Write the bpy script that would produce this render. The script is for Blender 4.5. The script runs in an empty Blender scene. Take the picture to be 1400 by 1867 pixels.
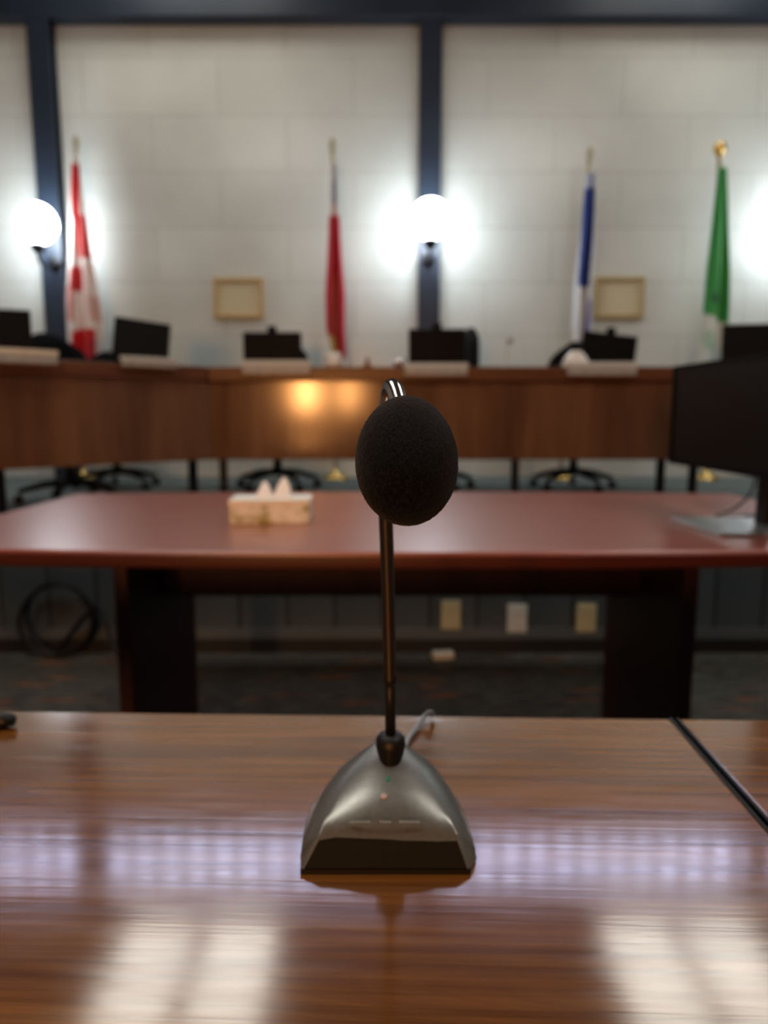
import bpy, bmesh, math, random
from mathutils import Vector, Matrix, noise
random.seed(7)
PI = math.pi
sc = bpy.context.scene
C = sc.collection
# ------------------------------------------------------------------ camera
F = 1295.0
PITCH = math.radians(8.0)
CAM = Vector((0.0, 0.0, 1.02))
TZ = 0.74            # table height
PLZ = 0.46           # height of the raised platform
DZ = 1.295           # height of the council desk
cp, sp = math.cos(PITCH), math.sin(PITCH)
def ray(px, py):
    x, y = (px - 700) / F, -(py - 933.5) / F
    return Vector((x, cp + y * sp, -sp + y * cp))
def P(px, py, Y):
    d = ray(px, py); return CAM + d * (Y / d.y)
def PT(px, py, z):
    d = ray(px, py); return CAM + d * ((z - CAM.z) / d.z)
cd = bpy.data.cameras.new('camera')
cam = bpy.data.objects.new('camera', cd); C.objects.link(cam)
cam.location = CAM; cam.rotation_euler = (PI / 2 - PITCH, 0, 0)
cd.sensor_fit = 'VERTICAL'; cd.sensor_height = 9.89; cd.sensor_width = 7.42
cd.lens = 9.89 * F / 1867
cd.clip_start = 0.01; cd.clip_end = 60
cd.dof.use_dof = True; cd.dof.focus_distance = 0.312; cd.dof.aperture_fstop = 1.75
sc.camera = cam

# ------------------------------------------------------------------ materials
def mat(name, col, rough=0.5, metal=0.0, spec=0.5, emit=None, estr=0, coat=0, coat_r=0.1, sheen=0):
    m = bpy.data.materials.new(name); m.use_nodes = True
    b = m.node_tree.nodes['Principled BSDF']
    b.inputs['Base Color'].default_value = (*col, 1)
    b.inputs['Roughness'].default_value = rough
    b.inputs['Metallic'].default_value = metal
    b.inputs['Specular IOR Level'].default_value = spec
    b.inputs['Coat Weight'].default_value = coat
    b.inputs['Coat Roughness'].default_value = coat_r
    b.inputs['Sheen Weight'].default_value = sheen
    if emit:
        b.inputs['Emission Color'].default_value = (*emit, 1)
        b.inputs['Emission Strength'].default_value = estr
    return m
def nt(m):
    return m.node_tree, m.node_tree.nodes['Principled BSDF']
def N(t, typ, **kw):
    n = t.nodes.new(typ)
    for k, v in kw.items(): setattr(n, k, v)
    return n
def ramp(t, stops, interp='LINEAR'):
    r = N(t, 'ShaderNodeValToRGB'); r.color_ramp.interpolation = interp
    while len(r.color_ramp.elements) < len(stops): r.color_ramp.elements.new(0.5)
    for e, (p, c) in zip(r.color_ramp.elements, stops):
        e.position = p; e.color = (*c, 1)
    return r
def coords(t, scale=(1, 1, 1), rot=(0, 0, 0), kind='Object'):
    tc = N(t, 'ShaderNodeTexCoord'); mp = N(t, 'ShaderNodeMapping')
    mp.inputs['Scale'].default_value = scale; mp.inputs['Rotation'].default_value = rot
    t.links.new(tc.outputs[kind], mp.inputs['Vector'])
    return mp
def noise_mat(m, stops, scale, nscale=1.0, detail=4, rough=0.6, bump=0.0, dist=0.0, rough_rng=None, rot=(0, 0, 0)):
    t, b = nt(m)
    mp = coords(t, scale, rot)
    n = N(t, 'ShaderNodeTexNoise'); n.inputs['Scale'].default_value = nscale
    n.inputs['Detail'].default_value = detail; n.inputs['Roughness'].default_value = rough
    n.inputs['Distortion'].default_value = dist
    t.links.new(mp.outputs[0], n.inputs['Vector'])
    r = ramp(t, stops); t.links.new(n.outputs['Fac'], r.inputs[0])
    t.links.new(r.outputs[0], b.inputs['Base Color'])
    if bump:
        bp = N(t, 'ShaderNodeBump'); bp.inputs['Strength'].default_value = bump; bp.inputs['Distance'].default_value = 0.002
        t.links.new(n.outputs['Fac'], bp.inputs['Height']); t.links.new(bp.outputs[0], b.inputs['Normal'])
    if rough_rng:
        mr = N(t, 'ShaderNodeMapRange'); mr.inputs['To Min'].default_value = rough_rng[0]; mr.inputs['To Max'].default_value = rough_rng[1]
        t.links.new(n.outputs['Fac'], mr.inputs[0]); t.links.new(mr.outputs[0], b.inputs['Roughness'])
    return m
M = {}
# near table: warm brown laminate with long grain, slightly scuffed gloss
m = M['near_wood'] = mat('near_wood', (.2, .08, .03), .2, spec=.8, coat=.75, coat_r=.12)
nt(m)[1].inputs['Coat IOR'].default_value = 1.65
t, b = nt(m)
mp = coords(t, (1.6, 17, 17)); n1 = N(t, 'ShaderNodeTexNoise'); n1.inputs['Scale'].default_value = 1.0; n1.inputs['Detail'].default_value = 8; n1.inputs['Roughness'].default_value = .62; n1.inputs['Distortion'].default_value = 1.1
t.links.new(mp.outputs[0], n1.inputs['Vector'])
r = ramp(t, [(.28, (.12, .040, .008)), (.45, (.205, .079, .016)), (.58, (.26, .106, .024)), (.75, (.34, .152, .042))])
t.links.new(n1.outputs['Fac'], r.inputs[0])
mp2 = coords(t, (3, 160, 160)); n2 = N(t, 'ShaderNodeTexNoise'); n2.inputs['Scale'].default_value = 1.0; n2.inputs['Detail'].default_value = 3
t.links.new(mp2.outputs[0], n2.inputs['Vector'])
r2 = ramp(t, [(.35, (.62, .58, .55)), (.6, (1.05, 1.05, 1.05))]); t.links.new(n2.outputs['Fac'], r2.inputs[0])
mx = N(t, 'ShaderNodeMix', data_type='RGBA', blend_type='MULTIPLY'); mx.inputs[0].default_value = .8
t.links.new(r.outputs[0], mx.inputs[6]); t.links.new(r2.outputs[0], mx.inputs[7]); t.links.new(mx.outputs[2], b.inputs['Base Color'])
mp3 = coords(t, (9, 45, 9)); n3 = N(t, 'ShaderNodeTexNoise'); n3.inputs['Scale'].default_value = 2.0; n3.inputs['Detail'].default_value = 5
t.links.new(mp3.outputs[0], n3.inputs['Vector'])
mr = N(t, 'ShaderNodeMapRange'); mr.inputs['From Min'].default_value = .3; mr.inputs['From Max'].default_value = .7; mr.inputs['To Min'].default_value = .09; mr.inputs['To Max'].default_value = .17
t.links.new(n3.outputs['Fac'], mr.inputs[0]); t.links.new(mr.outputs[0], b.inputs['Roughness'])
bp = N(t, 'ShaderNodeBump'); bp.inputs['Strength'].default_value = .035; bp.inputs['Distance'].default_value = .0010
t.links.new(n3.outputs['Fac'], bp.inputs['Height'])
bp2 = N(t, 'ShaderNodeBump'); bp2.inputs['Strength'].default_value = .12; bp2.inputs['Distance'].default_value = .0004
t.links.new(n2.outputs['Fac'], bp2.inputs['Height']); t.links.new(bp.outputs[0], bp2.inputs['Normal'])
t.links.new(bp2.outputs[0], b.inputs['Normal']); t.links.new(bp2.outputs[0], b.inputs['Coat Normal'])
# far table mahogany
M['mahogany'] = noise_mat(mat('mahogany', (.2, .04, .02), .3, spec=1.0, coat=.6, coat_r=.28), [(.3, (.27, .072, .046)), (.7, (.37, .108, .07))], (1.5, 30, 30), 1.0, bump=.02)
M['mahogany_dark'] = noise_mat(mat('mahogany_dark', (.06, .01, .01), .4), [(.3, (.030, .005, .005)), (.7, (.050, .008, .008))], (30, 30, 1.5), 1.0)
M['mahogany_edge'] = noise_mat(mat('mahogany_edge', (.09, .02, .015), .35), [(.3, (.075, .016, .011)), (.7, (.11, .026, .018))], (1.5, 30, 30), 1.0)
# council desk veneer with vertical figure
M['desk_wood'] = noise_mat(mat('desk_wood', (.2, .09, .04), .14, spec=.5), [(.3, (.12, .058, .030)), (.5, (.175, .086, .045)), (.72, (.24, .123, .066))], (5, 5, .5), 1.2, detail=6, dist=.3, bump=.02)
M['desk_trim'] = noise_mat(mat('desk_trim', (.16, .06, .03), .35), [(.3, (.12, .046, .021)), (.7, (.20, .082, .037))], (1.2, 1.2, 20), 1.0)
M['black_plastic'] = noise_mat(mat('black_plastic', (.01, .01, .011), .5, spec=.2), [(.3, (.004, .004, .005)), (.7, (.007, .007, .008))], (60, 60, 60))
M['screen'] = mat('screen_black', (.006, .006, .007), .3, spec=.35)
M['big_screen'] = mat('matte_screen', (.010, .008, .007), .4, spec=.3)
M['black_fabric'] = noise_mat(mat('black_fabric', (.012, .012, .014), .8, spec=.2), [(.3, (.005, .005, .006)), (.7, (.010, .010, .011))], (200, 200, 200))
M['rubber'] = mat('rubber', (.008, .008, .009), .5)
M['black_metal'] = mat('black_metal', (.02, .02, .022), .4, metal=.6)
M['silver'] = noise_mat(mat('silver', (.55, .56, .57), .3, metal=.9), [(.3, (.5, .51, .52)), (.7, (.6, .61, .62))], (200, 4, 200))
M['chrome'] = mat('chrome', (.82, .82, .84), .12, metal=1)
M['steel_tube'] = mat('gooseneck_steel', (.66, .65, .64), .17, metal=1)
M['shaded_steel'] = mat('shaded_steel', (.055, .048, .045), .38, metal=.6)  # the gooseneck's steel again, with the dark reflected room put into its colour
M['brass'] = mat('brass', (.83, .58, .22), .22, metal=1)
M['pale_brass'] = mat('pale_brass', (.42, .38, .26), .45, metal=.3)
M['mic_shell'] = noise_mat(mat('mic_shell', (.3, .29, .27), .36, metal=.6), [(.3, (.20, .20, .185)), (.7, (.235, .235, .215))], (300, 300, 300), bump=.01)
M['mic_front'] = mat('mic_front', (.035, .028, .018), .22, metal=.3)
M['white_plastic'] = mat('white_plastic', (.62, .62, .58), .45)
M['ivory_plastic'] = mat('ivory_plastic', (.52, .47, .30), .45)
M['plate_face'] = noise_mat(mat('plate_face', (.5, .48, .45), .4), [(.3, (.36, .34, .32)), (.7, (.5, .46, .43))], (40, 40, 40))
M['plate_text'] = mat('plate_text', (.2, .19, .18), .5)
M['cream'] = noise_mat(mat('cream', (.72, .62, .48), .5), [(.3, (.66, .57, .44)), (.7, (.78, .68, .54))], (20, 20, 20))
M['tissue'] = noise_mat(mat('tissue', (.85, .84, .82), .9), [(.3, (.9, .89, .88)), (.7, (.97, .96, .95))], (60, 60, 60))
M['gold_frame'] = noise_mat(mat('gold_frame', (.42, .33, .16), .4, metal=.25), [(.3, (.46, .38, .21)), (.7, (.58, .48, .28))], (30, 30, 30))
M['post_blue'] = noise_mat(mat('post_blue', (.03, .05, .09), .4, spec=.5), [(.3, (.026, .038, .062)), (.7, (.034, .050, .078))], (3, 3, 3), bump=.01)
M['globe'] = mat('globe_glass', (.9, .9, .9), .3, emit=(.88, .95, 1.0), estr=7.5)
M['globe_fit'] = mat('globe_fitter', (.02, .02, .024), .4, metal=.6)
M['cable'] = mat('cable', (.010, .010, .011), .45)
M['cable_grey'] = mat('cable_grey', (.30, .30, .31), .4)
M['led_green'] = mat('led_green', (.02, .14, .07), .3, emit=(.05, .6, .3), estr=.03)
M['led_red'] = mat('button_pale', (.42, .34, .33), .3)
M['mic_text'] = mat('mic_print', (.22, .22, .20), .5)
M['brown_block'] = noise_mat(mat('brown_block', (.2, .08, .04), .4), [(.3, (.16, .06, .03)), (.7, (.25, .1, .05))], (3, 30, 30))
M['white_ceramic'] = mat('white_ceramic', (.82, .78, .72), .25)
M['window_glow'] = mat('window_glow', (.3, .33, .4), .4, emit=(.66, .70, 1.0), estr=2.3)
M['lamp_panel'] = mat('lamp_panel', (.8, .8, .75), .5, emit=(1, .97, .86), estr=1.5)
M['lamp_fill'] = mat('lamp_panel_fill', (.8, .8, .75), .5, emit=(1, .97, .92), estr=4.6)
M['lamp_white'] = mat('lamp_white', (.7, .7, .68), .5)
# painted block wall: slightly glossy, joints hardly show
m = M['block'] = mat('painted_block', (.5, .5, .47), .22, spec=.3)
t, b = nt(m)
mp = coords(t, (1, 1, 1), (PI / 2, 0, 0)); mp.inputs['Location'].default_value = (-.30, P(700, 515, 6.2).z, 0)
br = N(t, 'ShaderNodeTexBrick'); br.offset = .5
for k, v in (('Scale', 1.0), ('Mortar Size', .009), ('Mortar Smooth', .5), ('Brick Width', 1.1), ('Row Height', .44), ('Bias', 0.0)): br.inputs[k].default_value = v
br.inputs['Color1'].default_value = (.68, .725, .705, 1); br.inputs['Color2'].default_value = (.645, .69, .67, 1); br.inputs['Mortar'].default_value = (.575, .61, .59, 1)
t.links.new(mp.outputs[0], br.inputs['Vector'])
n1 = N(t, 'ShaderNodeTexNoise'); n1.inputs['Scale'].default_value = 1.2; n1.inputs['Detail'].default_value = 3
t.links.new(mp.outputs[0], n1.inputs['Vector'])
r = ramp(t, [(.3, (.90, .90, .90)), (.7, (1.06, 1.06, 1.06))]); t.links.new(n1.outputs['Fac'], r.inputs[0])
mx = N(t, 'ShaderNodeMix', data_type='RGBA', blend_type='MULTIPLY'); mx.inputs[0].default_value = 1
t.links.new(br.outputs['Color'], mx.inputs[6]); t.links.new(r.outputs[0], mx.inputs[7]); t.links.new(mx.outputs[2], b.inputs['Base Color'])
bp = N(t, 'ShaderNodeBump'); bp.inputs['Strength'].default_value = .25; bp.inputs['Distance'].default_value = .004; bp.invert = True
t.links.new(br.outputs['Fac'], bp.inputs['Height']); t.links.new(bp.outputs[0], b.inputs['Normal'])
M['plaster'] = noise_mat(mat('plaster', (.42, .41, .38), .7), [(.3, (.38, .37, .34)), (.7, (.46, .45, .42))], (1, 1, 1))
M['near_wall'] = noise_mat(mat('near_wall', (.06, .05, .045), .8), [(.3, (.05, .044, .04)), (.7, (.07, .06, .055))], (1, 1, 1))
M['ceiling'] = noise_mat(mat('ceiling_paint', (.12, .11, .10), .8), [(.3, (.10, .095, .085)), (.7, (.14, .13, .12))], (1, 1, 1))
# riser boards: blue-grey, vertical grooves
m = M['riser'] = mat('riser_boards', (.06, .07, .08), .45)
t, b = nt(m); mp = coords(t, (1, 1, 1)); w = N(t, 'ShaderNodeTexWave', wave_type='BANDS', bands_direction='X', wave_profile='SAW')
w.inputs['Scale'].default_value = 1.55; t.links.new(mp.outputs[0], w.inputs['Vector'])
r = ramp(t, [(0, (.075, .092, .100)), (.9, (.092, .108, .116)), (.95, (.035, .042, .046)), (1, (.035, .042, .046))]); t.links.new(w.outputs['Fac'], r.inputs[0]); t.links.new(r.outputs[0], b.inputs['Base Color'])
M['riser_base'] = noise_mat(mat('riser_base', (.09, .10, .11), .5), [(.3, (.098, .112, .118)), (.7, (.12, .134, .14))], (4, 4, 4))
M['rubber_base'] = noise_mat(mat('rubber_base', (.02, .02, .02), .5), [(.3, (.016, .016, .017)), (.7, (.026, .026, .026))], (4, 4, 4))
# carpet with orange flecks
m = M['carpet'] = mat('carpet', (.05, .05, .045), .95)
t, b = nt(m); mp = coords(t, (5, 24, 1)); n1 = N(t, 'ShaderNodeTexNoise'); n1.inputs['Scale'].default_value = 2.2; n1.inputs['Detail'].default_value = 5; n1.inputs['Roughness'].default_value = .7
t.links.new(mp.outputs[0], n1.inputs['Vector']); r = ramp(t, [(.32, (.030, .030, .027)), (.5, (.082, .080, .068)), (.68, (.17, .165, .14))]); t.links.new(n1.outputs['Fac'], r.inputs[0])
mp2 = coords(t, (2.1, 11, 1)); n2 = N(t, 'ShaderNodeTexNoise'); n2.inputs['Scale'].default_value = 1.6; n2.inputs['Detail'].default_value = 2
t.links.new(mp2.outputs[0], n2.inputs['Vector']); r2 = ramp(t, [(.62, (0, 0, 0)), (.70, (.8, .8, .8))]); t.links.new(n2.outputs['Fac'], r2.inputs[0])
mx = N(t, 'ShaderNodeMix', data_type='RGBA'); t.links.new(r2.outputs[0], mx.inputs[0]); t.links.new(r.outputs[0], mx.inputs[6]); mx.inputs[7].default_value = (.34, .11, .04, 1)
t.links.new(mx.outputs[2], b.inputs['Base Color'])
M['platform_carpet'] = noise_mat(mat('platform_carpet', (.16, .19, .19), .95), [(.3, (.14, .165, .165)), (.7, (.19, .22, .22))], (20, 20, 20), 3)
# foam
m = M['foam'] = mat('foam', (.012, .012, .013), .95, spec=.12, sheen=.07)
t, b = nt(m); b.inputs['Sheen Roughness'].default_value = .55
mp = coords(t, (1, 1, 1)); n1 = N(t, 'ShaderNodeTexNoise'); n1.inputs['Scale'].default_value = 1500; n1.inputs['Detail'].default_value = 3
t.links.new(mp.outputs[0], n1.inputs['Vector']); r = ramp(t, [(.36, (.0008, .001, .0014)), (.70, (.017, .021, .028))]); t.links.new(n1.outputs['Fac'], r.inputs[0]); t.links.new(r.outputs[0], b.inputs['Base Color'])
bp = N(t, 'ShaderNodeBump'); bp.inputs['Strength'].default_value = .6; bp.inputs['Distance'].default_value = .0007
t.links.new(n1.outputs['Fac'], bp.inputs['Height']); t.links.new(bp.outputs[0], b.inputs['Normal'])
# certificate paper: faint lines of writing
m = M['paper'] = mat('certificate_paper', (.6, .55, .38), .5, coat=.6, coat_r=.12)
t, b = nt(m); mp = coords(t, (1, 1, 1)); w = N(t, 'ShaderNodeTexWave', wave_type='BANDS', bands_direction='Z'); w.inputs['Scale'].default_value = 7; w.inputs['Distortion'].default_value = 1.5; w.inputs['Detail'].default_value = 2
t.links.new(mp.outputs[0], w.inputs['Vector']); r = ramp(t, [(.0, (.66, .62, .45)), (.7, (.70, .66, .48)), (1, (.56, .52, .36))]); t.links.new(w.outputs['Fac'], r.inputs[0]); t.links.new(r.outputs[0], b.inputs['Base Color'])
# tissue carton: pale with green and yellow patches
m = M['carton'] = mat('carton', (.6, .55, .4), .5)
t, b = nt(m); mp = coords(t, (1, 1, 1)); n1 = N(t, 'ShaderNodeTexNoise'); n1.inputs['Scale'].default_value = 22; n1.inputs['Detail'].default_value = 2
t.links.new(mp.outputs[0], n1.inputs['Vector']); r = ramp(t, [(.40, (.36, .33, .12)), (.48, (.70, .68, .56)), (.62, (.86, .85, .78))]); t.links.new(n1.outputs['Fac'], r.inputs[0]); t.links.new(r.outputs[0], b.inputs['Base Color'])
M['carton_top'] = mat('carton_top', (.88, .86, .78), .5)
# flag cloth reads its dyed pattern from the mesh's colour attribute
m = M['flag_cloth'] = mat('flag_cloth', (.8, .8, .8), .6, sheen=.15)
t, b = nt(m); a = N(t, 'ShaderNodeVertexColor', layer_name='dye'); t.links.new(a.outputs['Color'], b.inputs['Base Color'])

# ------------------------------------------------------------------ mesh helpers
def new(): return bmesh.new()
def obj(name, bm, m, parent=None, smooth=False, bevel=0.0, seg=2):
    bmesh.ops.recalc_face_normals(bm, faces=bm.faces[:])
    me = bpy.data.meshes.new(name); bm.to_mesh(me); bm.free()
    for x in (m if isinstance(m, (list, tuple)) else [m]): me.materials.append(x)
    o = bpy.data.objects.new(name, me); C.objects.link(o)
    if smooth:
        for p in me.polygons: p.use_smooth = True
    if bevel:
        b = o.modifiers.new('bevel', 'BEVEL'); b.width = bevel; b.segments = seg; b.limit_method = 'ANGLE'; b.angle_limit = math.radians(40)
        for p in me.polygons: p.use_smooth = True
        w = o.modifiers.new('wn', 'WEIGHTED_NORMAL'); w.keep_sharp = True
    if parent: o.parent = parent
    return o
def box(bm, lo, hi, mx=None, mi=0):
    vs = [bm.verts.new(Vector((x, y, z)) if mx is None else mx @ Vector((x, y, z))) for x in (lo[0], hi[0]) for y in (lo[1], hi[1]) for z in (lo[2], hi[2])]
    for f in ((0, 1, 3, 2), (4, 6, 7, 5), (0, 4, 5, 1), (2, 3, 7, 6), (0, 2, 6, 4), (1, 5, 7, 3)):
        bm.faces.new([vs[i] for i in f]).material_index = mi
    return bm
def bx(lo, hi, mx=None): return box(new(), lo, hi, mx)
def prism(bm, pts, z0, z1):
    a = [bm.verts.new((x, y, z0)) for x, y in pts]; b = [bm.verts.new((x, y, z1)) for x, y in pts]
    bm.faces.new(a[::-1]); bm.faces.new(b)
    n = len(pts)
    for i in range(n): bm.faces.new((a[i], a[(i + 1) % n], b[(i + 1) % n], b[i]))
    return bm
def lathe(bm, prof, mx=Matrix.Identity(4), seg=32, cap=True):
    rings = []
    for r, z in prof:
        rings.append([bm.verts.new(mx @ Vector((r * math.cos(2 * PI * k / seg), r * math.sin(2 * PI * k / seg), z))) for k in range(seg)])
    for a, b in zip(rings, rings[1:]):
        for k in range(seg): bm.faces.new((a[k], a[(k + 1) % seg], b[(k + 1) % seg], b[k]))
    if cap: bm.faces.new(rings[0][::-1]); bm.faces.new(rings[-1])
    return bm
def catmull(pts, n):
    pts = [Vector(p) for p in pts]; q = [2 * pts[0] - pts[1]] + pts + [2 * pts[-1] - pts[-2]]
    out = []
    for i in range(1, len(q) - 2):
        for k in range(n):
            s = k / n; a, b, c, d = q[i - 1], q[i], q[i + 1], q[i + 2]
            out.append(.5 * ((2 * b) + (c - a) * s + (2 * a - 5 * b + 4 * c - d) * s * s + (3 * b - a - 3 * c + d) * s ** 3))
    out.append(pts[-1]); return out
def tube(bm, path, rad, seg=12, cap=True):
    path = [Vector(p) for p in path]; rf = rad if callable(rad) else (lambda i: rad)
    t0 = (path[1] - path[0]).normalized(); up = Vector((1, 0, 0)) if abs(t0.x) < .9 else Vector((0, 0, 1))
    nrm = t0.cross(up).normalized(); rings = []
    for i, p in enumerate(path):
        t = (path[min(i + 1, len(path) - 1)] - path[max(i - 1, 0)]).normalized()
        nrm = (nrm - t * nrm.dot(t)).normalized(); bn = t.cross(nrm); r = rf(i)
        rings.append([bm.verts.new(p + (nrm * math.cos(2 * PI * k / seg) + bn * math.sin(2 * PI * k / seg)) * r) for k in range(seg)])
    for a, b in zip(rings, rings[1:]):
        for k in range(seg): bm.faces.new((a[k], a[(k + 1) % seg], b[(k + 1) % seg], b[k]))
    if cap: bm.faces.new(rings[0][::-1]); bm.faces.new(rings[-1])
    return bm
def sphere(bm, c, r, seg=32, sc3=(1, 1, 1), mx=None):
    m4 = Matrix.Translation(c) @ (mx or Matrix.Identity(4)) @ Matrix.Diagonal((r * sc3[0], r * sc3[1], r * sc3[2], 1))
    bmesh.ops.create_uvsphere(bm, u_segments=seg, v_segments=seg // 2, radius=1, matrix=m4); return bm
def tag(o, label, cat, group=None):
    o['label'] = label; o['category'] = cat
    if group: o['group'] = group
    return o
def thing(name, label, cat, loc=(0, 0, 0), rz=0, group=None):
    o = bpy.data.objects.new(name, None); C.objects.link(o); o.empty_display_size = .1
    o.location = loc; o.rotation_euler = (0, 0, rz)
    return tag(o, label, cat, group)
def struct(name, bm, m, **kw):
    o = obj(name, bm, m, **kw); o['kind'] = 'structure'; return o
def rotz(a): return Matrix.Rotation(a, 4, 'Z')

# ------------------------------------------------------------------ the room
WY = 6.2                                   # face of the block wall
XL, XR, YB, CH = -5.2, 5.4, -4.2, 5.1
beam_lo = P(700, 47, WY).z
struct('floor', bx((XL - .1, YB - .1, -.1), (XR + .1, WY + .3, 0)), M['carpet'])
struct('ceiling', bx((XL - .1, YB - .1, CH), (XR + .1, WY + .3, CH + .1)), M['ceiling'])
struct('wall_far', bx((XL - .1, WY, 0), (XR + .1, WY + .2, CH)), M['block'])
struct('wall_left', bx((XL - .1, YB - .1, 0), (XL, WY, CH)), M['plaster'])
struct('wall_right', bx((XR, YB - .1, 0), (XR + .1, WY, CH)), M['plaster'])
struct('wall_near', bx((XL, YB - .1, 0), (XR, YB, CH)), M['near_wall'])
beam_hi = beam_lo + .27
struct('trim_1', bx((XL, WY - .14, beam_lo), (XR, WY, beam_hi)), M['post_blue'], bevel=.01)
PX = [P(84, 300, WY - .12).x, P(784, 300, WY - .12).x]
PX.append(2 * PX[1] - PX[0])
for i, x in enumerate(PX):
    bm = new(); w = .088
    box(bm, (x - w, WY - .13, PLZ), (x + w, WY - .105, beam_lo)); box(bm, (x - .02, WY - .105, PLZ), (x + .02, WY, beam_lo))
    box(bm, (x - w, WY - .02, PLZ), (x + w, WY, beam_lo))
    struct('trim_%d' % (i + 2), bm, M['post_blue'])
# high strip window above the beam
bm = bx((XL + .1, WY - .03, beam_hi), (XR - .1, WY, beam_hi + .50)); struct('window_1', bm, M['window_glow'])
bm = new(); x = XL + .15
while x < XR - .15:
    box(bm, (x - .045, WY - .09, beam_hi), (x + .045, WY - .03, beam_hi + .50)); x += .245
struct('window_frame', bm, M['post_blue'])
for i, x in enumerate(PX):
    struct('trim_%d' % (i + 5), bx((x - .11, WY - .16, beam_hi), (x + .11, WY - .09, CH)), M['post_blue'])
# raised platform
RY = PT(700, 1188, 0).y
plat = [(-1.9, RY), (2.35, RY), (3.9, RY - 1.5), (XR, RY - 1.5), (XR, WY), (XL, WY), (XL, RY - 1.3), (-3.2, RY - 1.3)]
struct('platform', prism(new(), plat, 0, PLZ - .02), M['riser'])
ext = [(x * 1.0, y - .015) for x, y in plat[:4]] + plat[4:6] + [(x, y - .015) for x, y in plat[6:]]
struct('platform_carpet', prism(new(), ext, PLZ - .02, PLZ), M['platform_carpet'])
zb = P(700, 1146, RY - .01).z
def runner(d, z0, z1):
    q = [(-1.9, RY), (2.35, RY), (3.9, RY - 1.5)]; q = [(-3.2, RY - 1.3)] + q
    return prism(new(), [(x, y) for x, y in q] + [(x, y - d) for x, y in q[::-1]], z0, z1)
struct('trim_8', runner(.012, .06, zb), M['riser_base'])
struct('baseboard_front', runner(.018, 0, .06), M['rubber_base'])

# ------------------------------------------------------------------ lights
def globe_lamp(px, py, label):
    base = P(px, py, 5.78); x, y, z = base
    t = thing('wall_lamp', label, 'lamp', (x, WY - .13, z))
    L = lambda v: Vector(v)
    yo = y - (WY - .13)
    r = .155
    obj('globe', sphere(new(), (0, yo, 0), r), M['globe'], t, True)
    obj('globe_fitter', lathe(new(), [(.05, -r + .006), (.055, -r - .01), (.045, -r - .05), (.03, -r - .06)], Matrix.Translation((0, yo, 0))), M['globe_fit'], t, True)
    zz = -r - .06
    obj('arm', tube(new(), catmull([(0, yo, zz + .01), (0, yo, zz - .04), (0, yo * .75, zz - .08), (0, yo * .35, zz - .07), (0, -.01, zz - .03)], 8), .013), M['globe_fit'], t, True)
    obj('wall_plate', lathe(new(), [(.055, 0), (.055, .012), (.03, .022)], Matrix.Translation((0, 0, zz - .03)) @ Matrix.Rotation(PI / 2, 4, 'X')), M['globe_fit'], t)
    return t
globe_lamp(66, 408, 'lit white globe lamp on the blue post beside the red and white flag')
globe_lamp(785, 400, 'lit white globe lamp on the blue post in the middle of the wall')
# third post's lamp stands outside the picture but lights the wall
g3 = globe_lamp(1500, 400, 'lit white globe lamp on the blue post beyond the green flag')
def troffer(x, y, w, l, label):
    lm = M['lamp_panel'] if y > 3 else M['lamp_fill']
    t = thing('ceiling_light', label, 'light', (x, y, CH))
    obj('light_frame', bx((-w / 2 - .05, -l / 2 - .05, -.06), (w / 2 + .05, l / 2 + .05, 0)), M['lamp_white'], t)
    for s in (-1, 1):
        obj('diffuser', bx((s * w / 4 - w / 4 + .08, -l / 2, -.075), (s * w / 4 + w / 4 - .08, l / 2, -.06)), lm, t)
TL = [(-1.6, 5.2, 'ceiling light over the council desk toward the left wall'), (2.58, 5.2, 'ceiling light over the council desk toward the right wall'),
      (-1.75, .6, 'added fill light on the ceiling over the tables toward the left wall'), (2.55, .6, 'added fill light on the ceiling over the tables toward the right wall')]  # this pair is out of view, added to fill wall, desk fronts and tables
for x, y, l in TL: troffer(x, y, 1.45, 1.2, l)
def area(name, loc, rot, size, size_y, power, col):
    l = bpy.data.lights.new(name, 'AREA'); l.shape = 'RECTANGLE'; l.size = size; l.size_y = size_y; l.energy = power; l.color = col
    o = bpy.data.objects.new(name, l); C.objects.link(o); o.location = loc; o.rotation_euler = rot; return o
# unseen warm area lights behind the photographer, added for the orange desk-front highlight
for px, s in ((560, 1.0), (637, .45)):
    x = (px - 700) / F * (4.2 + 4.15 + 4.2)
    area('warm_strip', (x, YB + .05, 1.36), (PI / 2, 0, 0), .20, .5, 24 * s, (1, .46, .16))
w = bpy.data.worlds.new('world'); sc.world = w; w.use_nodes = True
w.node_tree.nodes['Background'].inputs[0].default_value = (.5, .52, .55, 1); w.node_tree.nodes['Background'].inputs[1].default_value = .2

# ------------------------------------------------------------------ near tables
yaw = math.radians(-1.6)
seam = PT(1228, 1309, TZ); mid = PT(700, 1300, TZ)
def near_table(loc, L, D, label, sx):
    t = thing('meeting_table', label, 'table', (loc.x, loc.y, 0), yaw)
    s = 1 if sx > 0 else -1
    x0, x1 = (0, L) if s > 0 else (-L, 0)
    obj('tabletop', bx((x0, -D, TZ - .03), (x1, 0, TZ)), M['near_wood'], t, bevel=.004, seg=3)
    e0_, e1_ = (0, .0018) if s > 0 else (-.0018, 0)
    obj('edge_band', bx((e0_ - .0004, -D, TZ - .03), (e1_ + .0004, 0, TZ + .0003)), M['rubber'], t)
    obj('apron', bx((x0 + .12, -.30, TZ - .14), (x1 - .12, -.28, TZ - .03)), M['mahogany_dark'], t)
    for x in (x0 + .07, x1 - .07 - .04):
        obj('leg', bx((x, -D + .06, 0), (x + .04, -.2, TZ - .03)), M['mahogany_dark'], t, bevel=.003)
near_table(seam + Vector((-.0024, 0, 0)), 1.8, .86, 'brown wood-grain table the black microphone stands on', -1)
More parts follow.
